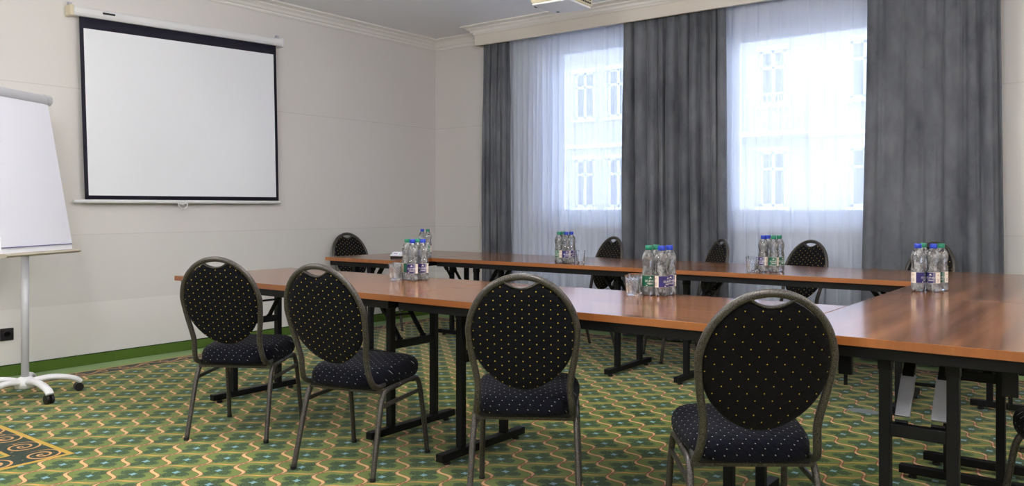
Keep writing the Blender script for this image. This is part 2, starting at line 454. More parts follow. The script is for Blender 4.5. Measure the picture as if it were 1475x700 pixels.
# crown mouldings
def sweep(name, prof, A, B, inward, mat_, caps=True):
    A = Vector((*A, 0)); B = Vector((*B, 0)); n = Vector((*inward, 0)); a = MB(); vs = []
    for Pt in (A, B):
        for d, z in prof: vs.append(Pt + n * d + Vector((0, 0, z)))
    k = len(prof); fs = [(i, (i + 1) % k, k + (i + 1) % k, k + i) for i in range(k)]
    fs += [tuple(range(k)), tuple(range(2 * k - 1, k - 1, -1))]
    a.add(vs, fs); return struct(a.build(name, mat_))
cp = [(0, CZ), (0, CZ - .10), (.012, CZ - .10), (.02, CZ - .088), (.02, CZ - .078), (.034, CZ - .07), (.044, CZ - .052), (.064, CZ - .036), (.07, CZ - .036), (.07, CZ - .026), (.10, CZ - .016), (.115, CZ - .014), (.115, CZ)]
sweep('trim_1', cp, (0, RY), (0, 0), (1, 0), M['mould'])
sweep('trim_2', cp, (.0, 0), (.80, 0), (0, -1), M['mould'])
# valance box that hides the curtain rail
VX, VY, VZ = .805, -.30, 2.724
a = MB(); a.box(VX, RX, VY, VY + .03, VZ, CZ); a.box(VX, VX + .03, VY + .03, 0, VZ, CZ)
struct(a.build('trim_3', M['val']))
vp = [(0, CZ), (0, CZ - .082), (.010, CZ - .082), (.018, CZ - .07), (.030, CZ - .062), (.036, CZ - .046), (.056, CZ - .034), (.062, CZ - .034), (.062, CZ - .024), (.09, CZ - .014), (.105, CZ - .012), (.105, CZ)]
# mitred moulding along valance front and left return
a = MB(); rings = []
for (px, py, nx, ny) in ((VX, 0, -1, 0), (VX, VY, -1, -1), (RX, VY, 0, -1)):
    rings.append([(px + nx * d, py + ny * d, z) for d, z in vp])
k = len(vp); vs = [v for R_ in rings for v in R_]
fs = [(r_ * k + i, r_ * k + (i + 1) % k, (r_ + 1) * k + (i + 1) % k, (r_ + 1) * k + i) for r_ in range(2) for i in range(k)]
a.add(vs, fs); struct(a.build('trim_4', M['mould']))
a = MB(); a.box(.9, RX - .1, -.215, -.195, 2.80, 2.83); a.box(.9, RX - .1, -.115, -.095, 2.80, 2.83); struct(a.build('trim_5', M['wframe']))

# ------------------------------------------------------------------ curtains
def curtain(name, x0, x1, y, ztop, zbot, nf, amp, seed, m_, label, cat, spread=(0, 0), group=None, res=9, flat=None, narrow=.45):
    R_ = random.Random(seed); ws = [R_.uniform(.8, 1.6) * (1 if i_ % 2 == 0 else narrow) for i_ in range(nf)]; t = sum(ws); xs = [0]
    for w in ws: xs.append(xs[-1] + w / t)
    am = [R_.uniform(.45, 1.1) * amp for _ in range(nf)]
    if flat:
        for i in range(nf):
            c_ = (xs[i] + xs[i + 1]) / 2
            if flat[0] < c_ < flat[1]: am[i] *= .35
    skew = [R_.uniform(-.25, .25) for _ in range(nf)]; drift = [R_.uniform(-.012, .012) for _ in range(nf)]
    cols = []
    for i in range(nf):
        for j in range(res):
            cols.append((i, j / res))
    cols.append((nf - 1, 1.0))
    nz = 22; vs = []
    for a_ in range(nz + 1):
        s = a_ / nz; z = ztop + (zbot - ztop) * s
        xa = x0 + spread[0] * s ** 1.5; xb = x1 + spread[1] * s ** 1.5
        for i, u in cols:
            tt = xs[i] + (xs[i + 1] - xs[i]) * u
            ph = u + skew[i] * math.sin(PI * u) * .5
            k = am[i] * (.55 + .45 * min(1, s * 4) if s < .25 else 1 + .15 * math.sin(3 * s + i))
            yy = y - k * math.sin(PI * ph) ** 1.0 * (-1 if i % 2 else 1)
            yy += .006 * math.sin(9 * s + i * 1.7)
            xx = xa + (xb - xa) * tt + drift[i] * math.sin(PI * u) * s
            if i % 2: xx += .25 * am[i] * math.sin(2 * PI * u)
            else: xx -= .25 * am[i] * math.sin(2 * PI * u)
            vs.append((xx, yy, z))
    w_ = len(cols); fs = [(r_ * w_ + c_, r_ * w_ + c_ + 1, (r_ + 1) * w_ + c_ + 1, (r_ + 1) * w_ + c_) for r_ in range(nz) for c_ in range(w_ - 1)]
    a = MB(); a.add(vs, fs); o = a.build(name, m_, smooth=True)
    return tag(o, label, cat, group)
def solid(o, t):
    s_ = o.modifiers.new('thick', 'SOLIDIFY'); s_.thickness = t; s_.offset = 0
DC = [curtain('velvet_curtain', .86, 1.14, -.205, 2.80, .02, 12, .050, 3, M['velvet'], 'narrow grey velvet curtain left of the left window, nearest the room corner', 'curtain', (-.02, .02)),
      curtain('velvet_curtain', 2.435, 3.36, -.205, 2.80, .02, 19, .056, 5, M['velvet'], 'wide pleated grey velvet curtain hanging between the two windows', 'curtain', (0, .03), flat=(.72, .88)),
      curtain('velvet_curtain', 4.43, 5.27, -.17, 2.80, .02, 14, .035, 11, M['velvet'], 'grey velvet curtain right of the right window, smooth shallow folds', 'curtain', (-.06, .03), flat=(.05, .6))]
for o in DC: solid(o, .004)
curtain('sheer_curtain', 1.08, 2.50, -.115, 2.80, .03, 46, .024, 21, M['sheer'], 'white sheer voile curtain over the left window', 'curtain', flat=(.45, .9))
curtain('sheer_curtain', 3.28, 4.52, -.115, 2.80, .03, 24, .024, 29, M['sheer'], 'white sheer voile curtain over the right window', 'curtain', flat=(.2, .95))

# ------------------------------------------------------------------ radiators
def radiator(x0, x1, label):
    o = empty('radiator', label, 'radiator', ((x0 + x1) / 2, -.03, 0), 0, 'radiators under the windows'); w = (x1 - x0) / 2
    a = MB(); n = int((x1 - x0) / .05); st = (x1 - x0) / n
    for i in range(n): a.box(-w + i * st + .004, -w + (i + 1) * st - .004, -.035, -.02, .14, .80)
    a.box(-w, w, -.02, .0, .14, .80); a.build('panel', M['rad'], o, bevel=.003)
    a = MB(); a.box(-w, w, -.037, .012, .80, .815); a.build('top_grille', M['rad'], o, bevel=.003)
    for s in (-1, 1):
        a = MB(); a.tube([(s * (w - .08), -.01, .14), (s * (w - .08), -.01, 0)], .01, 8); a.build('pipe', M['rad'], o, smooth=True)
radiator(1.35, 2.75, 'white panel radiator behind the sheer curtain under the left window')
radiator(3.30, 4.75, 'white panel radiator behind the sheer curtain under the right window')

# ------------------------------------------------------------------ projection screen (left wall)
def scr():
    o = empty('projection_screen', 'pull-down white projection screen with black border on the left wall', 'projection screen', (.002, -2.9, 1.17))
    def q(y, z): return (y + 2.9, z - 1.17)
    TL = (-3.755, 2.482); TR = (-2.092, 2.540); BL = (-3.716, 1.186); BR = (-2.062, 1.190)
    def at(u, v, x):   # u 0..1 left-right, v 0..1 top-bottom
        y_ = (TL[0] * (1 - u) + TR[0] * u) * (1 - v) + (BL[0] * (1 - u) + BR[0] * u) * v
        z_ = (TL[1] * (1 - u) + TR[1] * u) * (1 - v) + (BL[1] * (1 - u) + BR[1] * u) * v
        a_, b_ = q(y_, z_); return (x, a_, b_)
    bw = .028 / 1.66; bt = .085 / 1.33; bb = .03 / 1.33
    def wav(u, v): return .006 * math.sin(7 * u + 2 * v) * v + .004 * math.sin(13 * u - 3 * v) * v
    def sheet(u0, u1, v0, v1, xo, n=20):
        a = MB(); vs = []
        for i in range(n + 1):
            for j in range(n + 1):
                u = u0 + (u1 - u0) * i / n; v = v0 + (v1 - v0) * j / n; vs.append(at(u, v, xo + wav(u, v)))
        a.add(vs, [(i * (n + 1) + j, (i + 1) * (n + 1) + j, (i + 1) * (n + 1) + j + 1, i * (n + 1) + j + 1) for i in range(n) for j in range(n)])
        return a
    f_ = sheet(0, 1, 0, 1, .055).build('screen_cloth', M['sblack'], o, smooth=True)
    solid(f_, .001)
    w_ = sheet(bw, 1 - bw, bt, 1 - bb, .0565).build('white_surface', M['screen'], o, smooth=True)
    # housing
    h0 = Vector((.045, q(-3.80, 2.512)[0], q(0, 2.510)[1])); h1 = Vector((.045, q(-2.05, 0)[0], q(0, 2.566)[1]))
    a = MB(); d = (h1 - h0).normalized()
    prof = [(-.03, .034), (.022, .034), (.034, .022), (.036, -.012), (.024, -.030), (.0, -.034), (-.03, -.034)]
    vs = [p_ + Vector((x_, 0, z_)) for p_ in (h0, h1) for x_, z_ in prof]; k = len(prof)
    a.add(vs, [(i, (i + 1) % k, k + (i + 1) % k, k + i) for i in range(k)] + [tuple(range(k)), tuple(range(2 * k - 1, k - 1, -1))])
    a.build('housing', M['wplast'], o, bevel=.003)
    for p_, s in ((h0, -1), (h1, 1)):
        a = MB(); a.box(-.045, .04, min(0, s * .028), max(0, s * .028), -.04, .04)
        c_ = a.build('end_cap', M['cplast'] if s < 0 else M['wplast'], o, bevel=.008, loc=p_)
        a = MB(); a.box(-.045, -.02, -.012, .012, .03, .065); a.build('wall_bracket', M['silver'], c_)
    a = MB(); pa = h0 + d * .20; a.bar(pa + Vector((.035, 0, .008)), pa + d * .09 + Vector((.035, 0, .008)), .006, .014); a.build('brand_plate', M['bplast'], o)
    # bottom bar + handle
    b0 = Vector((.055, q(-3.79, 0)[0], q(0, 1.172)[1])); b1 = Vector((.055, q(-2.05, 0)[0], q(0, 1.176)[1]))
    a = MB(); a.tube([b0, b1], .014, 12); a.build('bottom_bar', M['wplast'], o, smooth=True, auto=.8)
    c_ = b0.lerp(b1, .47); a = MB()
    pts = crom([c_ + Vector((0.016, -.035, -.012)), c_ + Vector((.018, -.03, -.04)), c_ + Vector((.02, 0, -.058)), c_ + Vector((.018, .03, -.04)), c_ + Vector((.016, .035, -.012)), c_ + Vector((.016, 0, -.02))], 5, True)
    a.tube(pts, .004, 6, True); a.build('pull_handle', M['wplast'], o, smooth=True)
scr()

# ------------------------------------------------------------------ socket, wall strip
o = empty('wall_socket', 'black square power socket low on the left wall behind the flip chart', 'socket', (0, -4.20, .282))
a = MB(); a.box(0, .010, -.041, .041, -.041, .041); a.build('cover_plate', M['bplast'], o, bevel=.002)
a = MB(); a.lathe([(.024, 0), (.024, .004), (.019, .004), (.019, -.004), (.001, -.004)], 20); s_ = a.build('insert', M['bplast'], o); s_.rotation_euler = (0, PI / 2, 0); s_.location = (.010, 0, 0)
o = empty('cable_outlet', 'tiny grey oval cable outlet low on the window wall by the corner', 'outlet', (.055, 0, .50))
a = MB(); a.box(-.03, .03, -.008, 0, -.008, .008); a.build('cover', M['glac'], o, bevel=.004)

# ------------------------------------------------------------------ projector under the ceiling
def projector():
    o = empty('projector', 'white ceiling-mounted projector with vent grille on its side', 'projector', (2.86, -1.83, 2.50), math.radians(3))
    w, d, h = .155, .165, .105
    a = MB(); a.box(-w, w, -d, d, .012, h); a.build('body', M['cplast'], o, bevel=.018)
    a = MB(); a.box(-w + .012, w - .012, -d + .012, d - .012, 0, .014); a.build('underside', M['wplast'], o, bevel=.004)
    a = MB()
    for i in range(9):
        for j in range(3):
            a.box(w - .002, w + .002, -d + .035 + i * .030, -d + .055 + i * .030, .025 + j * .023, .037 + j * .023)
    a.build('vent_grille', M['bplast'], o)
    a = MB(); a.lathe([(.045, 0), (.045, .03), (.038, .034), (.036, .01), (.001, .006)], 24); l_ = a.build('lens', M['bplast'], o); l_.location = (-w + .005, -.05, .055); l_.rotation_euler = (0, -PI / 2, 0)
    a = MB(); a.lathe([(.012, 0), (.012, .003)], 12); l_ = a.build('screw_cover', M['bplast'], o); l_.location = (-.09, .10, -.003)
    a = MB(); a.tube([(0, 0, h - .01), (0, 0, CZ - 2.50)], .018, 12); a.lathe([(.06, CZ - 2.515), (.06, CZ - 2.50)], 20); a.build('ceiling_mount', M['wplast'], o, smooth=True, auto=.6)
projector()

# ------------------------------------------------------------------ added fill lamps, hung out of view to brighten the room
lp = empty('fill_lamp', 'added unseen globe lamp on a ceiling rod, filling the room with light', 'lamp', (2.3, -5.3, CZ), 0, 'added fill lamps out of view')
a = MB(); a.lathe([(.06, -.03), (.065, -.02), (.065, 0)], 24); a.tube([(0, 0, -.03), (0, 0, -.48)], .008, 8); a.build('rod', M['wlac'], lp, smooth=True, auto=.5)
a = MB(); a.lathe([(max(.001, .14 * math.sin(PI * k / 14)), -.61 + .14 * -math.cos(PI * k / 14)) for k in range(15)], 28); a.build('globe', M['lamp'], lp, smooth=True)
for (x_, y_) in ((2.4, -7.8), (4.9, -8.4), (5.2, -4.6), (3.7, -3.4), (7.3, -2.6), (7.4, -5.6)):
    c_ = copy_tree(lp); c_.location = (x_, y_, CZ)

# ------------------------------------------------------------------ chairs
def spoke(z): return -.246 - (z - .67) * .32
def make_chair():
    o = empty('banquet_chair', '', 'chair', (0, 0, 0), 0, 'round-backed banquet chairs')
    # back frame tube
    pts = []
    side = [(.172, -.075, .372), (.176, -.115, .366), (.176, -.160, .385), (.170, -.182, .43), (.166, -.193, .48), (.172, -.206, .53), (.183, -.222, .59)]
    for x_, y_, z_ in side: pts.append((-x_, y_, z_))
    for k in range(1, 20):
        th = -PI / 2 - .12 + (PI + .24) * k / 20
        x_ = .193 * math.sin(th); z_ = .672 + .212 * math.cos(th); pts.append((x_, spoke(z_), z_))
    for x_, y_, z_ in reversed(side): pts.append((x_, y_, z_))
    pts = crom(pts, 3)
    a = MB(); a.tube(pts, .0125, 10, ref=(0, 1, .3), ry=.0125); a.build('back_frame', M['tube'], o, smooth=True)
    # backrest pad
    def pad_outline(grow=0.0):
        out = []
        for k in range(72):
            th = 2 * PI * k / 72
            x_ = (.184 + grow) * math.sin(th); z_ = .668 + (.203 + grow) * math.cos(th)
            if z_ < .62:   # taper lower part
                t = (.62 - z_) / .16; x_ *= 1 - .10 * t * t
            if abs(x_) < .069 and z_ > .8:
                u = x_ / .069; z_ = min(z_, .868 - .027 * (1 - u * u))
            out.append((x_, z_))
        return out
    def pad(thick, mats, name, parent, yoff, g=0):
        ol = pad_outline(g); rings = []; n = len(ol); cz = .66
        prof = [(0, .0), (.004, .35), (.010, .75), (.018, 1.0)]
        vs = []; 
        def ring(inset, y_):
            for x_, z_ in ol:
                l = math.hypot(x_, z_ - cz); f = max(0, 1 - inset / max(l, 1e-3)); X_ = x_ * f; Z_ = cz + (z_ - cz) * f
                vs.append((X_, spoke(Z_) + y_ + yoff, Z_))
        lv = [(.07, -thick), (.03, -thick * .95), (.012, -thick * .8), (.003, -thick * .45), (0, 0), (.003, thick * .45), (.012, thick * .8), (.03, thick * .95), (.07, thick)]
        for ins, y_ in lv: ring(ins, y_)
        fs = [(r_ * n + i, r_ * n + (i + 1) % n, (r_ + 1) * n + (i + 1) % n, (r_ + 1) * n + i) for r_ in range(len(lv) - 1) for i in range(n)]
        fs += [tuple(range(n)), tuple((len(lv) - 1) * n + i for i in range(n))]
        a = MB(); a.add(vs, fs); return a.build(name, mats, parent, smooth=True, auto=1.0)
    bp = pad(.016, M['fab_back'], 'backrest', o, .0)
    # handle trim
    hp = [(.067 * u, spoke(.868 - .027 * (1 - u * u)) , .868 - .027 * (1 - u * u) + .001) for u in [i / 8 for i in range(-8, 9)]]
    a = MB(); a.tube(hp, .0055, 8, ry=.013, ref=(0, 0, 1)); a.build('grip_edge', M['tube'], o, smooth=True)
    # seat cushion
    n = 64; vs = []; cx, cy = 0, .03
    def sout(k):
        th = 2 * PI * k / n; c_, s_ = math.cos(th), math.sin(th); e = 2 / 4.2
        x_ = abs(c_) ** e * math.copysign(1, c_); y_ = abs(s_) ** e * math.copysign(1, s_)
        w = .192 + .018 * y_; return (x_ * w, cy + y_ * .195)
    lv = [(.03, .366), (.008, .368), (0, .376), (-.004, .39), (-.004, .412), (.002, .428), (.014, .441), (.035, .449), (.08, .455), (.14, .458)]
    for ins, z_ in lv:
        for k in range(n):
            x_, y_ = sout(k); l = math.hypot(x_, y_ - cy); f = 1 - ins / l
            yy = cy + (y_ - cy) * f; vs.append((x_ * f, yy, z_ + (yy - cy) * .05 * (1 if z_ > .37 else .6)))
    fs = [(r_ * n + i, r_ * n + (i + 1) % n, (r_ + 1) * n + (i + 1) % n, (r_ + 1) * n + i) for r_ in range(len(lv) - 1) for i in range(n)]
    fs += [tuple(range(n)), tuple((len(lv) - 1) * n + i for i in range(n))]
    a = MB(); a.add(vs, fs); a.build('seat', M['fab_seat'], o, smooth=True, auto=1.2)
    a = MB(); a.box(-.165, .165, -.13, .19, .352, .368); a.build('seat_board', M['under'], o)
    # side frames: rear leg, rail, front leg in one bent tube, drawn per leg
    for s in (-1, 1):
        rear = crom([(s * .202, -.202, .0), (s * .197, -.168, .13), (s * .192, -.130, .27), (s * .189, -.108, .325), (s * .187, -.075, .348), (s * .186, .02, .354)], 4)
        front = crom([(s * .202, .245, .0), (s * .198, .226, .13), (s * .193, .203, .27), (s * .190, .186, .335), (s * .187, .150, .362), (s * .186, .02, .354)], 4)
        for nm, P_ in (('leg', rear), ('leg', front)):
            a = MB(); a.tube(P_, .0115, 10); l_ = a.build(nm, M['tube'], o, smooth=True)
            a = MB(); f0 = Vector(P_[0]); a.lathe([(.0125, 0), (.0125, .014)], 12, c=(f0.x, f0.y, 0)); a.build('foot_cap', M['rubber'], l_)
        a = MB(); a.bar((s * .193, -.128, .288), (s * .193, .196, .300), .012, .018); a.build('side_brace', M['tube'], o, bevel=.003)
    a = MB(); a.bar((-.187, -.105, .346), (.187, -.105, .346), .020, .018); a.build('crossbar', M['tube'], o, bevel=.003)
    a = MB(); a.bar((-.187, .16, .350), (.187, .16, .350), .020, .014); a.build('crossbar', M['tube'], o, bevel=.003)
    return o
chair0 = make_chair()
GC = 'round-backed banquet chairs'
CH = [((2.413, -4.029), .525, 'black banquet chair, leftmost of the four in the near row, closest to the flip chart'),
      ((3.264, -4.029), .231, 'round-backed black banquet chair, second from the left in the near row before the long table'),
      ((4.137, -3.969), .574, 'round-backed black banquet chair with blue-lit seat, third from the left in the near row'),
      ((5.006, -3.995), .632, 'largest and nearest round-backed black banquet chair, by the corner of the table rows'),
      ((.38, -1.32), -1.63, 'black banquet chair with grey-blue frame behind the small table by the left wall'),
      ((2.455, -.953), 2.661, 'black banquet chair behind the far tables in front of the left sheer curtain'),
      ((3.278, -.816), 2.381, 'black banquet chair behind the far tables, before the wide middle velvet curtain'),
      ((3.979, -.749), 2.666, 'black banquet chair behind the far tables in front of the right sheer curtain'),
      ((4.737, -.56), 2.58, 'black banquet chair by the right velvet curtain, half hidden behind four water bottles'),
      ((5.925, -3.338), 2.0, 'black banquet chair tucked under the right end of the tables, mostly outside the picture')]
chairs = [chair0] + [copy_tree(chair0) for _ in CH[1:]]
for o, ((x_, y_), t, lab) in zip(chairs, CH):
    o.location = (x_, y_, 0); o.rotation_euler = (0, 0, t); o['label'] = lab
for ch in chairs[3].children:
    if ch.name.startswith('backrest'):
        ch.material_slots[0].link = 'OBJECT'; ch.material_slots[0].material = M['fab_back_wide']

# ------------------------------------------------------------------ tables
def make_table(L, W, label, loc, rz, posts=.31, foot=.60, inset=(.2, .2), strut_silver=False, px=.0):
    """long axis = local X, top at .74"""
    o = empty('folding_table', label, 'table', loc, rz, 'folding conference tables')
    l, w, th = L / 2, W / 2, .026
    zt = .74
    a = MB(); a.box(-l + .0008, l - .0008, -w + .0008, w - .0008, zt - th + .001, zt); a.build('tabletop', M['wood'], o, bevel=.0015)
    a = MB(); t = .001
    for b_ in ((-l, l, -w, -w + t), (-l, l, w - t, w), (-l, -l + t, -w + t, w - t), (l - t, l, -w + t, w - t)): a.box(*b_, zt - th, zt - .0008)
    a.build('edge_trim', M['wood_edge'], o)
    a = MB(); zi = zt - th; ah = .038; ai = .022
    a.box(-l + .03, l - .03, -w + ai, -w + ai + .022, zi - ah, zi); a.box(-l + .03, l - .03, w - ai - .022, w - ai, zi - ah, zi)
    a.box(-l + .03, -l + .052, -w + ai + .022, w - ai - .022, zi - ah, zi); a.box(l - .052, l - .03, -w + ai + .022, w - ai - .022, zi - ah, zi)
    a.build('apron', M['steel'], o, bevel=.002)
    for e, s in ((0, -1), (1, 1)):
        x_ = s * (l - inset[e])
        for j in (-1, 1):
            a = MB(); a.box(x_ - .0175, x_ + .0175, px + j * posts / 2 - .016, px + j * posts / 2 + .016, .05, zi - .002)
            a.box(x_ - .020, x_ + .020, px + j * posts / 2 - .019, px + j * posts / 2 + .019, zi - .085, zi - .003)
            a.build('leg', M['steel'], o, bevel=.002)
        a = MB(); a.box(x_ - .015, x_ + .015, px - posts / 2 + .016, px + posts / 2 - .016, .430, .468); a.build('crossbar', M['steel'], o, bevel=.002)
        f_ = MB(); f_.box(x_ - .02, x_ + .02, px - foot / 2, px + foot / 2, .018, .052); f_ = f_.build('foot', M['steel'], o, bevel=.002)
        for j in (-1, 1):
            a = MB(); a.lathe([(.016, 0), (.016, .012), (.008, .013), (.008, .019)], 12, c=(x_, px + j * (foot / 2 - .05), 0)); a.build('glide', M['rubber'], f_)
        dirx = -s
        for j in (-1, 1):
            yj = px + j * posts * .27
            p0 = Vector((x_ + dirx * .012, yj, .472)); p1 = Vector((x_ + dirx * .19, yj, zi - .012)); pm = p0.lerp(p1, .55)
            a = MB(); a.bar(p0.lerp(p1, .06), pm, .042, .012) if strut_silver else a.bar(p0, pm, .026, .012)
            if not strut_silver:
                pass
            st = a.build('strut', M['silver'] if strut_silver else M['steel'], o, bevel=.002)
            a = MB(); a.bar(pm.lerp(p0, .05), p1, .034, .020); a.build('strut_sleeve', M['steel'], st, bevel=.002)
            a = MB(); a.tube([p0 + Vector((0, -.018, 0)), p0 + Vector((0, .018, 0))], .006, 8); a.build('hinge_pin', M['steel'], st)
        pm = Vector((x_ + dirx * .10, 0, 0)); zc = .575
        a = MB(); a.tube([(pm.x, px - posts * .27, zc), (pm.x, px + posts * .27, zc)], .006, 8); a.build('linking_rod', M['steel'], o, smooth=True)
    return o
YN = -3.57; YF = -1.425
near_w = .80
make_table(1.73, .80, 'left table of the near row, chairs before its long side, bottles at its right part', (2.525, YN, 0), 0, inset=(.12, .305), px=.06)
make_table(1.706, .80, 'wood-topped folding table in the near row between the left table and the corner', (4.245, YN, 0), 0, inset=(.20, .25), px=.0)
make_table(1.28, .75, 'small wood-topped table by the left wall, white box on it', (1.285, -1.62, 0), PI / 2, posts=.17, foot=.46, inset=(.07, .09), px=.015)
make_table(1.76, .84, 'left table of the window-side row, ending near the room corner', (2.545, YF, 0), 0, posts=.31, inset=(.285, .23), px=-.07)
make_table(1.67, .84, 'right table of the window-side row, standing before the right sheer curtain', (4.262, YF, 0), 0, inset=(.25, .15), px=-.02)
make_table(1.32, .80, 'nearest end table at the right, silver folding struts visible beneath', (5.50, -3.31, 0), PI / 2, posts=.185, foot=.55, inset=(.15, .13), strut_silver=True, px=.02)
make_table(1.68, .80, 'far end table at the right, four bottles standing on it', (5.50, -1.808, 0), PI / 2, posts=.31, foot=.50, inset=(.12, .30))
# hanging joint brackets under the tabletops
def bracket(x_, y_, z_, lab):
    o = empty('joining_bracket', lab, 'bracket', (x_, y_, z_), 0, 'table joining brackets')
    a = MB(); a.box(-.02, .02, -.012, .012, -.098, 0); a.build('sleeve', M['steel'], o, bevel=.002)
    a = MB(); a.tube([(0, 0, -.097), (0, 0, -.132)], .006, 8); a.build('locking_pin', M['steel'], o)
    a = MB(); a.box(-.03, .03, -.02, .02, 0, .006); a.build('mounting_flange', M['steel'], o)
bracket(5.265, -3.80, .694, 'dark steel sleeve hanging under the table corner beside the nearest chair')
bracket(5.705, -3.72, .668, 'grey steel sleeve hanging under the right end table at the picture edge')

# ------------------------------------------------------------------ bottles and glasses
BZ = .7403
def make_bottle(color):
    o = empty('water_bottle', '', 'bottle', (0, 0, 0))
    lobe = lambda a_, z_: 1 + (.06 * math.cos(5 * a_) * max(0, 1 - z_ / .034) - (.015 if z_ < .03 else 0))
    prof = [(.020, .002), (.026, .0005), (.0300, .006), (.0315, .016), (.0312, .030), (.0300, .034), (.0305, .038), (.0305, .090), (.0315, .095), (.0305, .102), (.0285, .112), (.0268, .122), (.0268, .128), (.0290, .138), (.0312, .150), (.0316, .160), (.0300, .171), (.0255, .182), (.0190, .191), (.0140, .197), (.0125, .200), (.0125, .204)]
    prof = [(r_ * .955 if z_ < .19 else r_, z_) for r_, z_ in prof]
    a = MB(); a.lathe(prof, 40, lobe, cap=False); a.build('bottle_body', M['pet'], o, smooth=True)
    wp = [(max(r_ - .0012, .001), z_ + (.0012 if i < 3 else 0)) for i, (r_, z_) in enumerate(prof) if z_ <= .183]
    a = MB(); a.lathe(wp, 40, lobe); a.build('water', M['water'], o, smooth=True, auto=1.2)
    a = MB(); a.lathe([(.0300, .039), (.0300, .089)], 40, cap=False); lb = a.build('label_sleeve', M['lab_' + ('green' if color == 'green' else 'purple')], o, smooth=True)
    # writing wrapped around the sleeve
    def wrap_text(txt, size, zc, ang, nm):
        cu = bpy.data.curves.new('t', 'FONT'); cu.body = txt; cu.size = size; cu.align_x = 'CENTER'; cu.align_y = 'CENTER'; cu.resolution_u = 2
        to = bpy.data.objects.new('t', cu); COL.objects.link(to); bpy.context.view_layer.update()
        me = bpy.data.meshes.new_from_object(to.evaluated_get(bpy.context.evaluated_depsgraph_get()))
        bpy.data.objects.remove(to); bpy.data.curves.remove(cu)
        bm = bmesh.new(); bm.from_mesh(me)
        for v in bm.verts:
            a_ = ang + v.co.x / .0303; z_ = zc + v.co.y; v.co = (.0303 * math.cos(a_), .0303 * math.sin(a_), z_)
        bm.to_mesh(me); bm.free(); me.name = nm; me.materials.append(M['print'])
        t_ = bpy.data.objects.new(nm, me); COL.objects.link(t_); t_.parent = lb
    for k in range(2):
        wrap_text('SELENKA', .0125, .064, -PI / 2 + .06 + k * PI - .10, 'label_text')
    a = MB()
    for k in range(2):
        a0 = -PI / 2 - .04 + k * PI
        for (da, dz, w_, h_) in ((0, .016, .10, .0035), (0, .0125, .22, .002), (0, -.010, .5, .0022), (0, -.014, .35, .0012), (-.55, -.019, .10, .003)):
            vs = []; nseg = 6
            for i in range(nseg + 1):
                aa = a0 + da - w_ + 2 * w_ * i / nseg
                for zz in (-h_ / 2, h_ / 2): vs.append((.0303 * math.cos(aa), .0303 * math.sin(aa), .064 + dz + zz))
            a.add(vs, [(2 * i, 2 * i + 2, 2 * i + 3, 2 * i + 1) for i in range(nseg)])
    a.build('label_print', M['print'], lb)
    a = MB(); a.lathe([(.0148, .198), (.0152, .200), (.0152, .2165), (.0140, .2185), (.001, .2188)], 28, lambda a_, z_: 1 + (.02 * math.cos(28 * a_) if .199 < z_ < .217 else 0)); a.build('cap', M['cap_' + color], o, smooth=True, auto=.9)
    return o
bproto = {'blue': None, 'green': None}
GLS = {}
def bottle(color, x_, y_, rot, label, group):
    if bproto[color] is None: bproto[color] = o = make_bottle(color)
    else: o = copy_tree(bproto[color])
    o.location = (x_, y_, BZ); o.rotation_euler = (0, 0, rot); o['label'] = label; o['group'] = group
    return o
CAM = (6.0022, -6.5072, 1.118)
yaw = math.radians(37.35); Fv = Vector((-math.sin(yaw), math.cos(yaw))); Rv = Vector((math.cos(yaw), math.sin(yaw)))
def off(c, r_, f_): return (c[0] + Rv.x * r_ + Fv.x * f_, c[1] + Rv.y * r_ + Fv.y * f_)
RB = yaw   # label front faces the camera side when rotated by the room yaw
def cluster(c, items, where, grp):
    vx, vy = c[0] - CAM[0], c[1] - CAM[1]; k_ = (vx * Rv.x + vy * Rv.y) / (vx * Fv.x + vy * Fv.y)
    for col, r_, f_, rot, word in items:
        r_ = r_ + k_ * f_
        x_, y_ = off(c, r_, f_)
        bottle(col, x_, y_, yaw + rot, '%s-capped water bottle, %s of the cluster %s' % (col, word, where), grp)
cluster((2.930, -3.335), [('green', -.041, .012, .95, 'left one'), ('blue', -.014, -.060, .0, 'front one'), ('green', .013, .058, .3, 'rear one'), ('blue', .041, -.014, .15, 'right one')], 'on the left near table', 'bottles on the left near table')
cluster((1.50, -1.745), [('blue', -.022, .04, 2.2, 'left one'), ('green', .022, -.012, .1, 'right one')], 'on the small table by the left wall', 'bottles on the small left table')
cluster((2.800, -1.700), [('green', -.040, -.010, -.7, 'left one'), ('green', -.012, .045, .1, 'rear one'), ('blue', .010, -.051, .1, 'front one'), ('blue', .045, .008, .7, 'right one')], 'before the left sheer curtain', 'bottles on the left window-side table')
cluster((4.325, -3.245), [('green', -.044, -.008, .12, 'left one'), ('green', -.012, .046, .4, 'rear one'), ('blue', .012, -.050, .95, 'front one'), ('blue', .046, .008, .05, 'right one')], 'between the two nearest chairs', 'bottles on the middle near table')
cluster((4.235, -1.610), [('blue', -.046, -.010, -.75, 'left one'), ('blue', -.018, .046, .5, 'rear one'), ('green', .016, -.044, -.3, 'front one'), ('green', .050, .008, .5, 'right one')], 'before the right sheer curtain', 'bottles on the right window-side table')
cluster((5.233, -2.330), [('blue', -.050, -.014, .85, 'left one'), ('green', -.026, .055, .2, 'rear one'), ('blue', .021, -.030, -.85, 'front one'), ('green', .057, .022, -.65, 'right one')], 'on the right end table', 'bottles on the right end table')

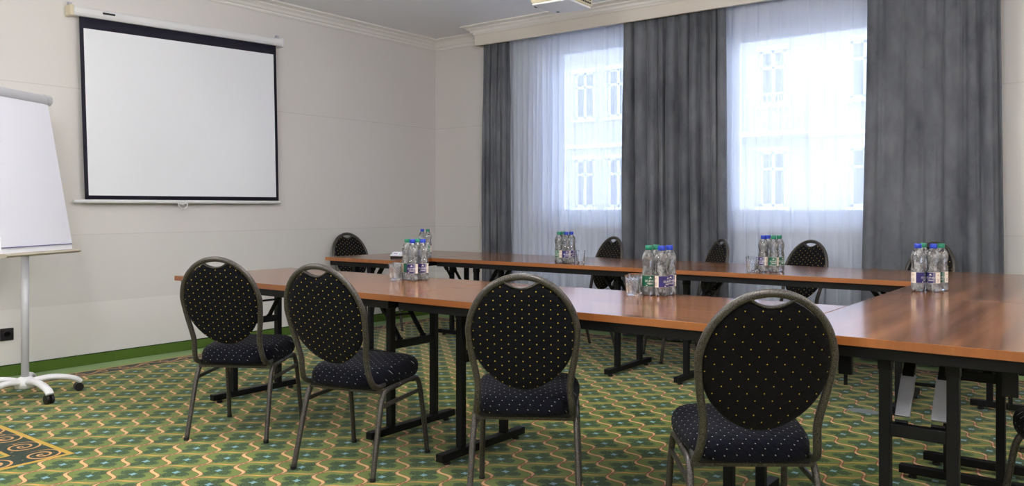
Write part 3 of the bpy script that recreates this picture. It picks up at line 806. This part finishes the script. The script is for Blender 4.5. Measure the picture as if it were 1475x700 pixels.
def make_glass():
    n = 48; rows = 14; r0 = .027; r1 = .034; h = .088; a = MB(); vs = []
    def rad(k, j):
        z_ = j / rows; base = r0 + (r1 - r0) * z_
        if z_ > .85 or z_ < .08: return base
        return base - .0018 * ((k + j) % 2 == 0) * 1.0
    for j in range(rows + 1):
        for k in range(n):
            a_ = 2 * PI * (k + j * .5) / n; r_ = rad(k // 2, j); vs.append((r_ * math.cos(a_), r_ * math.sin(a_), h * j / rows))
    m0 = len(vs)
    inn = [(r1 - .002, h), (r0 + .001, .012), (.001, .010)]
    fs = [(j * n + k, j * n + (k + 1) % n, (j + 1) * n + (k + 1) % n, (j + 1) * n + k) for j in range(rows) for k in range(n)]
    for r_, z_ in inn:
        for k in range(n):
            a_ = 2 * PI * (k + rows * .5) / n; vs.append((r_ * math.cos(a_), r_ * math.sin(a_), z_))
    top = rows * n
    fs += [(top + k, top + (k + 1) % n, m0 + (k + 1) % n, m0 + k) for k in range(n)]
    for q in range(2): fs += [(m0 + q * n + k, m0 + q * n + (k + 1) % n, m0 + (q + 1) * n + (k + 1) % n, m0 + (q + 1) * n + k) for k in range(n)]
    fs += [tuple(range(n - 1, -1, -1)), tuple(m0 + 2 * n + k for k in range(n))]
    a.add(vs, fs); o = a.build('glass_tumbler', M['cutglass'], smooth=True, auto=.25)
    return o
gp = None
def glass(x_, y_, label, grp):
    global gp
    if gp is None: gp = o = make_glass()
    else: o = gp.copy(); COL.objects.link(o)
    o.location = (x_, y_, BZ); o.rotation_euler = (0, 0, x_ * 3); tag(o, label, 'glass', grp)
glass(*off((2.930, -3.335), -.105, -.015), 'cut-glass tumbler left of the bottles on the left near table, in plain view', 'tumblers on the left near table')
glass(*off((2.930, -3.335), -.098, .075), 'cut-glass tumbler on the left near table, further back beside the green-capped bottle', 'tumblers on the left near table')
glass(*off((2.800, -1.700), .110, -.005), 'cut-glass tumbler right of the bottles before the left sheer curtain, outermost', 'tumblers on the left window-side table')
glass(*off((2.800, -1.700), .072, .075), 'cut-glass tumbler close behind the bottles before the left sheer curtain', 'tumblers on the left window-side table')
glass(*off((4.325, -3.245), -.118, -.010), 'large cut-glass tumbler in plain view left of the bottles between the two nearest chairs', 'tumblers on the middle near table')
glass(*off((4.325, -3.245), -.092, .065), 'cut-glass tumbler half hidden behind the bottles between the two nearest chairs', 'tumblers on the middle near table')
glass(*off((4.235, -1.610), -.118, .0), 'cut-glass tumbler left of the bottles before the right sheer curtain, outermost', 'tumblers on the right window-side table')
glass(*off((4.235, -1.610), -.085, .075), 'cut-glass tumbler close behind the bottles before the right sheer curtain', 'tumblers on the right window-side table')
glass(*off((5.233, -2.330), .088, .078), 'cut-glass tumbler showing only its right edge behind bottles on the right end table', 'tumblers on the right end table')

# small white box on a dark base
o = empty('tissue_box', 'small white printed box on a dark base on the small table by the left wall', 'box', (1.475, -2.02, .7403), .1)
a = MB(); a.box(-.048, .048, -.035, .035, 0, .016); a.build('base', M['bplast'], o, bevel=.002)
a = MB(); vs = [(-.048, -.035, .0165), (.048, -.035, .0165), (.048, .035, .0165), (-.048, .035, .0165), (-.048, -.035, .027), (.048, -.035, .027), (.048, .035, .027), (-.048, .035, .027), (-.036, -.015, .047), (.036, -.015, .047), (.036, .025, .047), (-.036, .025, .047)]
a.add(vs, [(0, 3, 2, 1), (0, 1, 5, 4), (1, 2, 6, 5), (2, 3, 7, 6), (3, 0, 4, 7), (4, 5, 9, 8), (5, 6, 10, 9), (6, 7, 11, 10), (7, 4, 8, 11), (8, 9, 10, 11)])
c_ = a.build('carton', M['paper'], o, bevel=.001)
a = MB()
for x0 in (-.042, .034): a.add([(x0, -.0332, .0295), (x0 + .010, -.0332, .0295), (x0 + .010, -.0266, .0361), (x0, -.0266, .0361)], [(0, 1, 2, 3)])
a.build('green_mark', M['gprint'], c_)
a = MB(); a.add([(-.020, -.0302, .0325), (.018, -.0302, .0325), (.018, -.0250, .0377), (-.020, -.0250, .0377)], [(0, 1, 2, 3)]); a.build('printed_line', M['navy'], c_)

# ------------------------------------------------------------------ flip chart
def fpt(d, l, z): return Vector((CAM[0] + Fv.x * d + Rv.x * l, CAM[1] + Fv.y * d + Rv.y * l, z))
def flip():
    base = fpt(4.87, -2.888, 0)
    o = empty('flip_chart_stand', 'white flip chart on a five-legged wheeled stand at the left edge', 'flip chart', base)
    def L(v): return v - base
    a = MB(); a.tube([(0, 0, .09), (0, 0, .86)], .021, 16); a.build('pole', M['glac'], o, smooth=True)
    a = MB(); a.lathe([(.03, .055), (.055, .06), (.058, .095), (.045, .115), (.024, .125)], 24); a.build('hub', M['wlac'], o, smooth=True)
    for k in range(5):
        ang = math.radians(-35 + 74 * k if k < 3 else 113 + 70 * (k - 2)) + yaw
        dr = Vector((math.cos(ang), math.sin(ang), 0)); up = Vector((0, 0, 1))
        P_ = crom([dr * .02 + up * .092, dr * .12 + up * .105, dr * .20 + up * .098, dr * .27 + up * .078, dr * .297 + up * .056], 4)
        a = MB(); a.tube(P_, [.019 - .004 * i / (len(P_) - 1) for i in range(len(P_))], 12, ry=.024); l_ = a.build('base_leg', M['wlac'], o, smooth=True)
        cpos = dr * .285; a = MB(); t_ = Vector((-dr.y, dr.x, 0))
        a.tube([cpos + up * .027 - t_ * .022, cpos + up * .027 - t_ * .006], .026, 16); a.tube([cpos + up * .027 + t_ * .006, cpos + up * .027 + t_ * .022], .026, 16)
        a.tube([cpos + up * .027 - t_ * .006, cpos + up * .027 + t_ * .006], .010, 8); a.tube([cpos + up * .03, cpos + up * .062], .010, 8)
        a.build('caster', M['bplast'], l_, smooth=True, auto=.8)
    n0 = L(fpt(4.61, -2.865, .852)); n1 = L(fpt(5.21, -2.785, .852)); h = (n1 - n0).normalized(); W_ = (n1 - n0).length
    nrm = h.cross(Vector((0, 0, 1))).normalized()
    up = (Vector((0, 0, 1)) - nrm * .19).normalized(); fn = h.cross(up).normalized()
    H_ = .973
    def quad(u0, u1, v0, v1, t0, t1, nm, m_, bev=.002, par=None):
        a = MB(); vs = [n0 + h * (u * W_) + up * (v * H_) + fn * t for t in (t0, t1) for v in (v0, v1) for u in (u0, u1)]
        a.add(vs, [(0, 2, 3, 1), (4, 5, 7, 6), (0, 1, 5, 4), (2, 6, 7, 3), (0, 4, 6, 2), (1, 3, 7, 5)]); return a.build(nm, m_, par or o, bevel=bev)
    quad(0, 1, 0, 1, -.022, 0, 'board', M['wlac'], .004)
    pd = quad(.01, .985, .05, .985, .001, .009, 'paper_pad', M['paper'], 0)
    quad(.012, .983, .046, .050, .001, .0095, 'pad_edge', M['navy'], 0, pd)
    a = MB(); c0 = n0 + up * (H_ * 1.0) - h * .01 + fn * .006; c1 = c0 + h * (W_ + .02)
    a.tube([c0, c1], .030, 16, ry=.022); cb = a.build('clamp_bar', M['glac'], o, smooth=True, auto=.8)
    a = MB(); e0 = c1 - h * .045 + up * .0; a.tube([e0, e0 + h * .05], .033, 16, ry=.025); a.build('end_clip', M['glac'], cb, smooth=True, auto=.8)
    a = MB(); t0 = n0 - h * .015 + fn * .012; t1 = n1 + h * .015 + fn * .012; a.tube([t0, t1], .012, 12, ry=.035, ref=(0, 0, 1)); a.build('pen_tray', M['tray'], o, smooth=True, auto=.8)
    a = MB(); p0 = n0.lerp(n1, .36) - fn * .034; a.bar(p0 + up * .02, p0 + up * .42, .05, .022); a.build('tilt_bracket', M['glac'], o)
flip()

# ------------------------------------------------------------------ building across the street
def facade():
    Y = 20.0
    o = empty('opposite_building', 'pale rendered building across the street seen through both sheer curtains', 'building', (-4, Y, -5))
    a = MB()
    # window openings: (x0,x1,z0,z1) in world
    def at(u, v): # pixel-free helper not used in placement of geometry
        return u, v
    wins = []
    cols = [-16.4, -14.9, -12.9, -10.75, -9.3, -6.6, -3.5, -.65, 2.2, 5.0]
    floors = [(-2.3, -.4), (1.2, 3.0), (4.55, 6.3), (8.1, 9.9)]
    xs = [-26, 12]
    # wall made of strips between openings
    a.box(xs[0] + 4, xs[1] + 4, 0.12, 3, 0, 19)
    w_ = .86; prev = xs[0]
    for cx_ in cols:
        a.box(prev + 4, cx_ - w_ / 2 + 4, 0, .12, 0, 19); prev = cx_ + w_ / 2
        zp = -5
        for z0, z1 in floors: a.box(cx_ - w_ / 2 + 4, cx_ + w_ / 2 + 4, 0, .12, zp + 5, z0 + 5); zp = z1
        a.box(cx_ - w_ / 2 + 4, cx_ + w_ / 2 + 4, 0, .12, zp + 5, 19)
    a.box(prev + 4, xs[1] + 4, 0, .12, 0, 19)
    a.build('wall', M['facade'], o)
    for cx_ in cols:
        for z0, z1 in floors:
            a = MB(); X0 = cx_ - w_ / 2 + 4; X1 = cx_ + w_ / 2 + 4; Z0 = z0 + 5; Z1 = z1 + 5; f_ = .08
            a.box(X0, X0 + f_, .03, .10, Z0, Z1); a.box(X1 - f_, X1, .03, .10, Z0, Z1); a.box(X0, X1, .03, .10, Z0, Z0 + f_); a.box(X0, X1, .03, .10, Z1 - f_, Z1)
            a.box((X0 + X1) / 2 - .05, (X0 + X1) / 2 + .05, .03, .10, Z0, Z1); zt_ = Z0 + (Z1 - Z0) * .68; a.box(X0, X1, .03, .10, zt_ - .04, zt_ + .04)
            a.box(X0 - .12, X1 + .12, -.12, .0, Z0 - .14, Z0 - .02); a.box(X0 - .1, X1 + .1, -.05, 0, Z1, Z1 + .15)
            wn = a.build('window', M['ftrim'], o)
            a = MB(); a.box(X0 + .02, X1 - .02, .085, .095, Z0 + .02, Z1 - .02); a.build('pane', M['fpane'], wn)
    a = MB()
    for z_ in (3.42, 7.2): a.box(xs[0] + 4, xs[1] + 4, -.08, 0, z_ + 5, z_ + 5.14)
    a.build('string_course', M['ftrim'], o)
    a = MB(); bx = -3.5 + 4; a.box(bx - 1.2, bx + 1.2, -.8, 0, 3.45 + 5, 3.6 + 5)
    for i in range(14): a.box(bx - 1.18 + i * .18, bx - 1.15 + i * .18, -.79, -.76, 8.6, 9.75)
    a.box(bx - 1.2, bx + 1.2, -.8, -.75, 9.75, 9.80); a.build('balcony', M['ftrim'], o)
facade()
a = MB(); a.box(-30, 20, .6, 30, -5.1, -5.0); a.build('street', M['street'])
struct(bpy.data.objects['street']); bpy.data.objects['street'].name = 'floor_street'

# ------------------------------------------------------------------ light
w = bpy.data.worlds.new('overcast_sky'); S.world = w; w.use_nodes = True
nt = w.node_tree; bg_ = nt.nodes['Background']
X.nt = nt
g = xyz(X(nt.nodes.new('ShaderNodeTexCoord').outputs['Generated']))
link(mixc(X.op('MULTIPLY_ADD', g[2], 1.2, .1, clamp=True), (.80, .87, 1.0), (.66, .78, 1.0)), bg_.inputs[0])
SKY = 11.8
bg_.inputs[1].default_value = SKY
for i, w_ in enumerate((W1, W2)):
    ld = bpy.data.lights.new('window_portal', 'AREA'); ld.shape = 'RECTANGLE'; ld.size = w_[1] - w_[0]; ld.size_y = w_[3] - w_[2]
    ld.cycles.is_portal = True
    lo = bpy.data.objects.new('window_portal', ld); COL.objects.link(lo)
    lo.location = ((w_[0] + w_[1]) / 2, .35, (w_[2] + w_[3]) / 2); lo.rotation_euler = (-PI / 2, 0, 0)

# ------------------------------------------------------------------ camera
cd = bpy.data.cameras.new('camera'); co = bpy.data.objects.new('camera', cd); COL.objects.link(co); S.camera = co
cd.sensor_width = 36; cd.sensor_fit = 'HORIZONTAL'; cd.lens = 36 * 1182.6 / 1475; cd.shift_y = -49 / 1475
co.location = CAM; co.rotation_euler = (PI / 2, 0, yaw)
cd.clip_start = .05; cd.clip_end = 200
vs_ = S.view_settings; vs_.view_transform = 'Standard'; vs_.look = 'None'; vs_.gamma = 1; vs_.exposure = 0.22; vs_.use_curve_mapping = False
S.cycles.max_bounces = 10; S.cycles.transparent_max_bounces = 24; S.cycles.transmission_bounces = 10
S.cycles.use_denoising = True
S.cycles.caustics_reflective = False; S.cycles.caustics_refractive = False
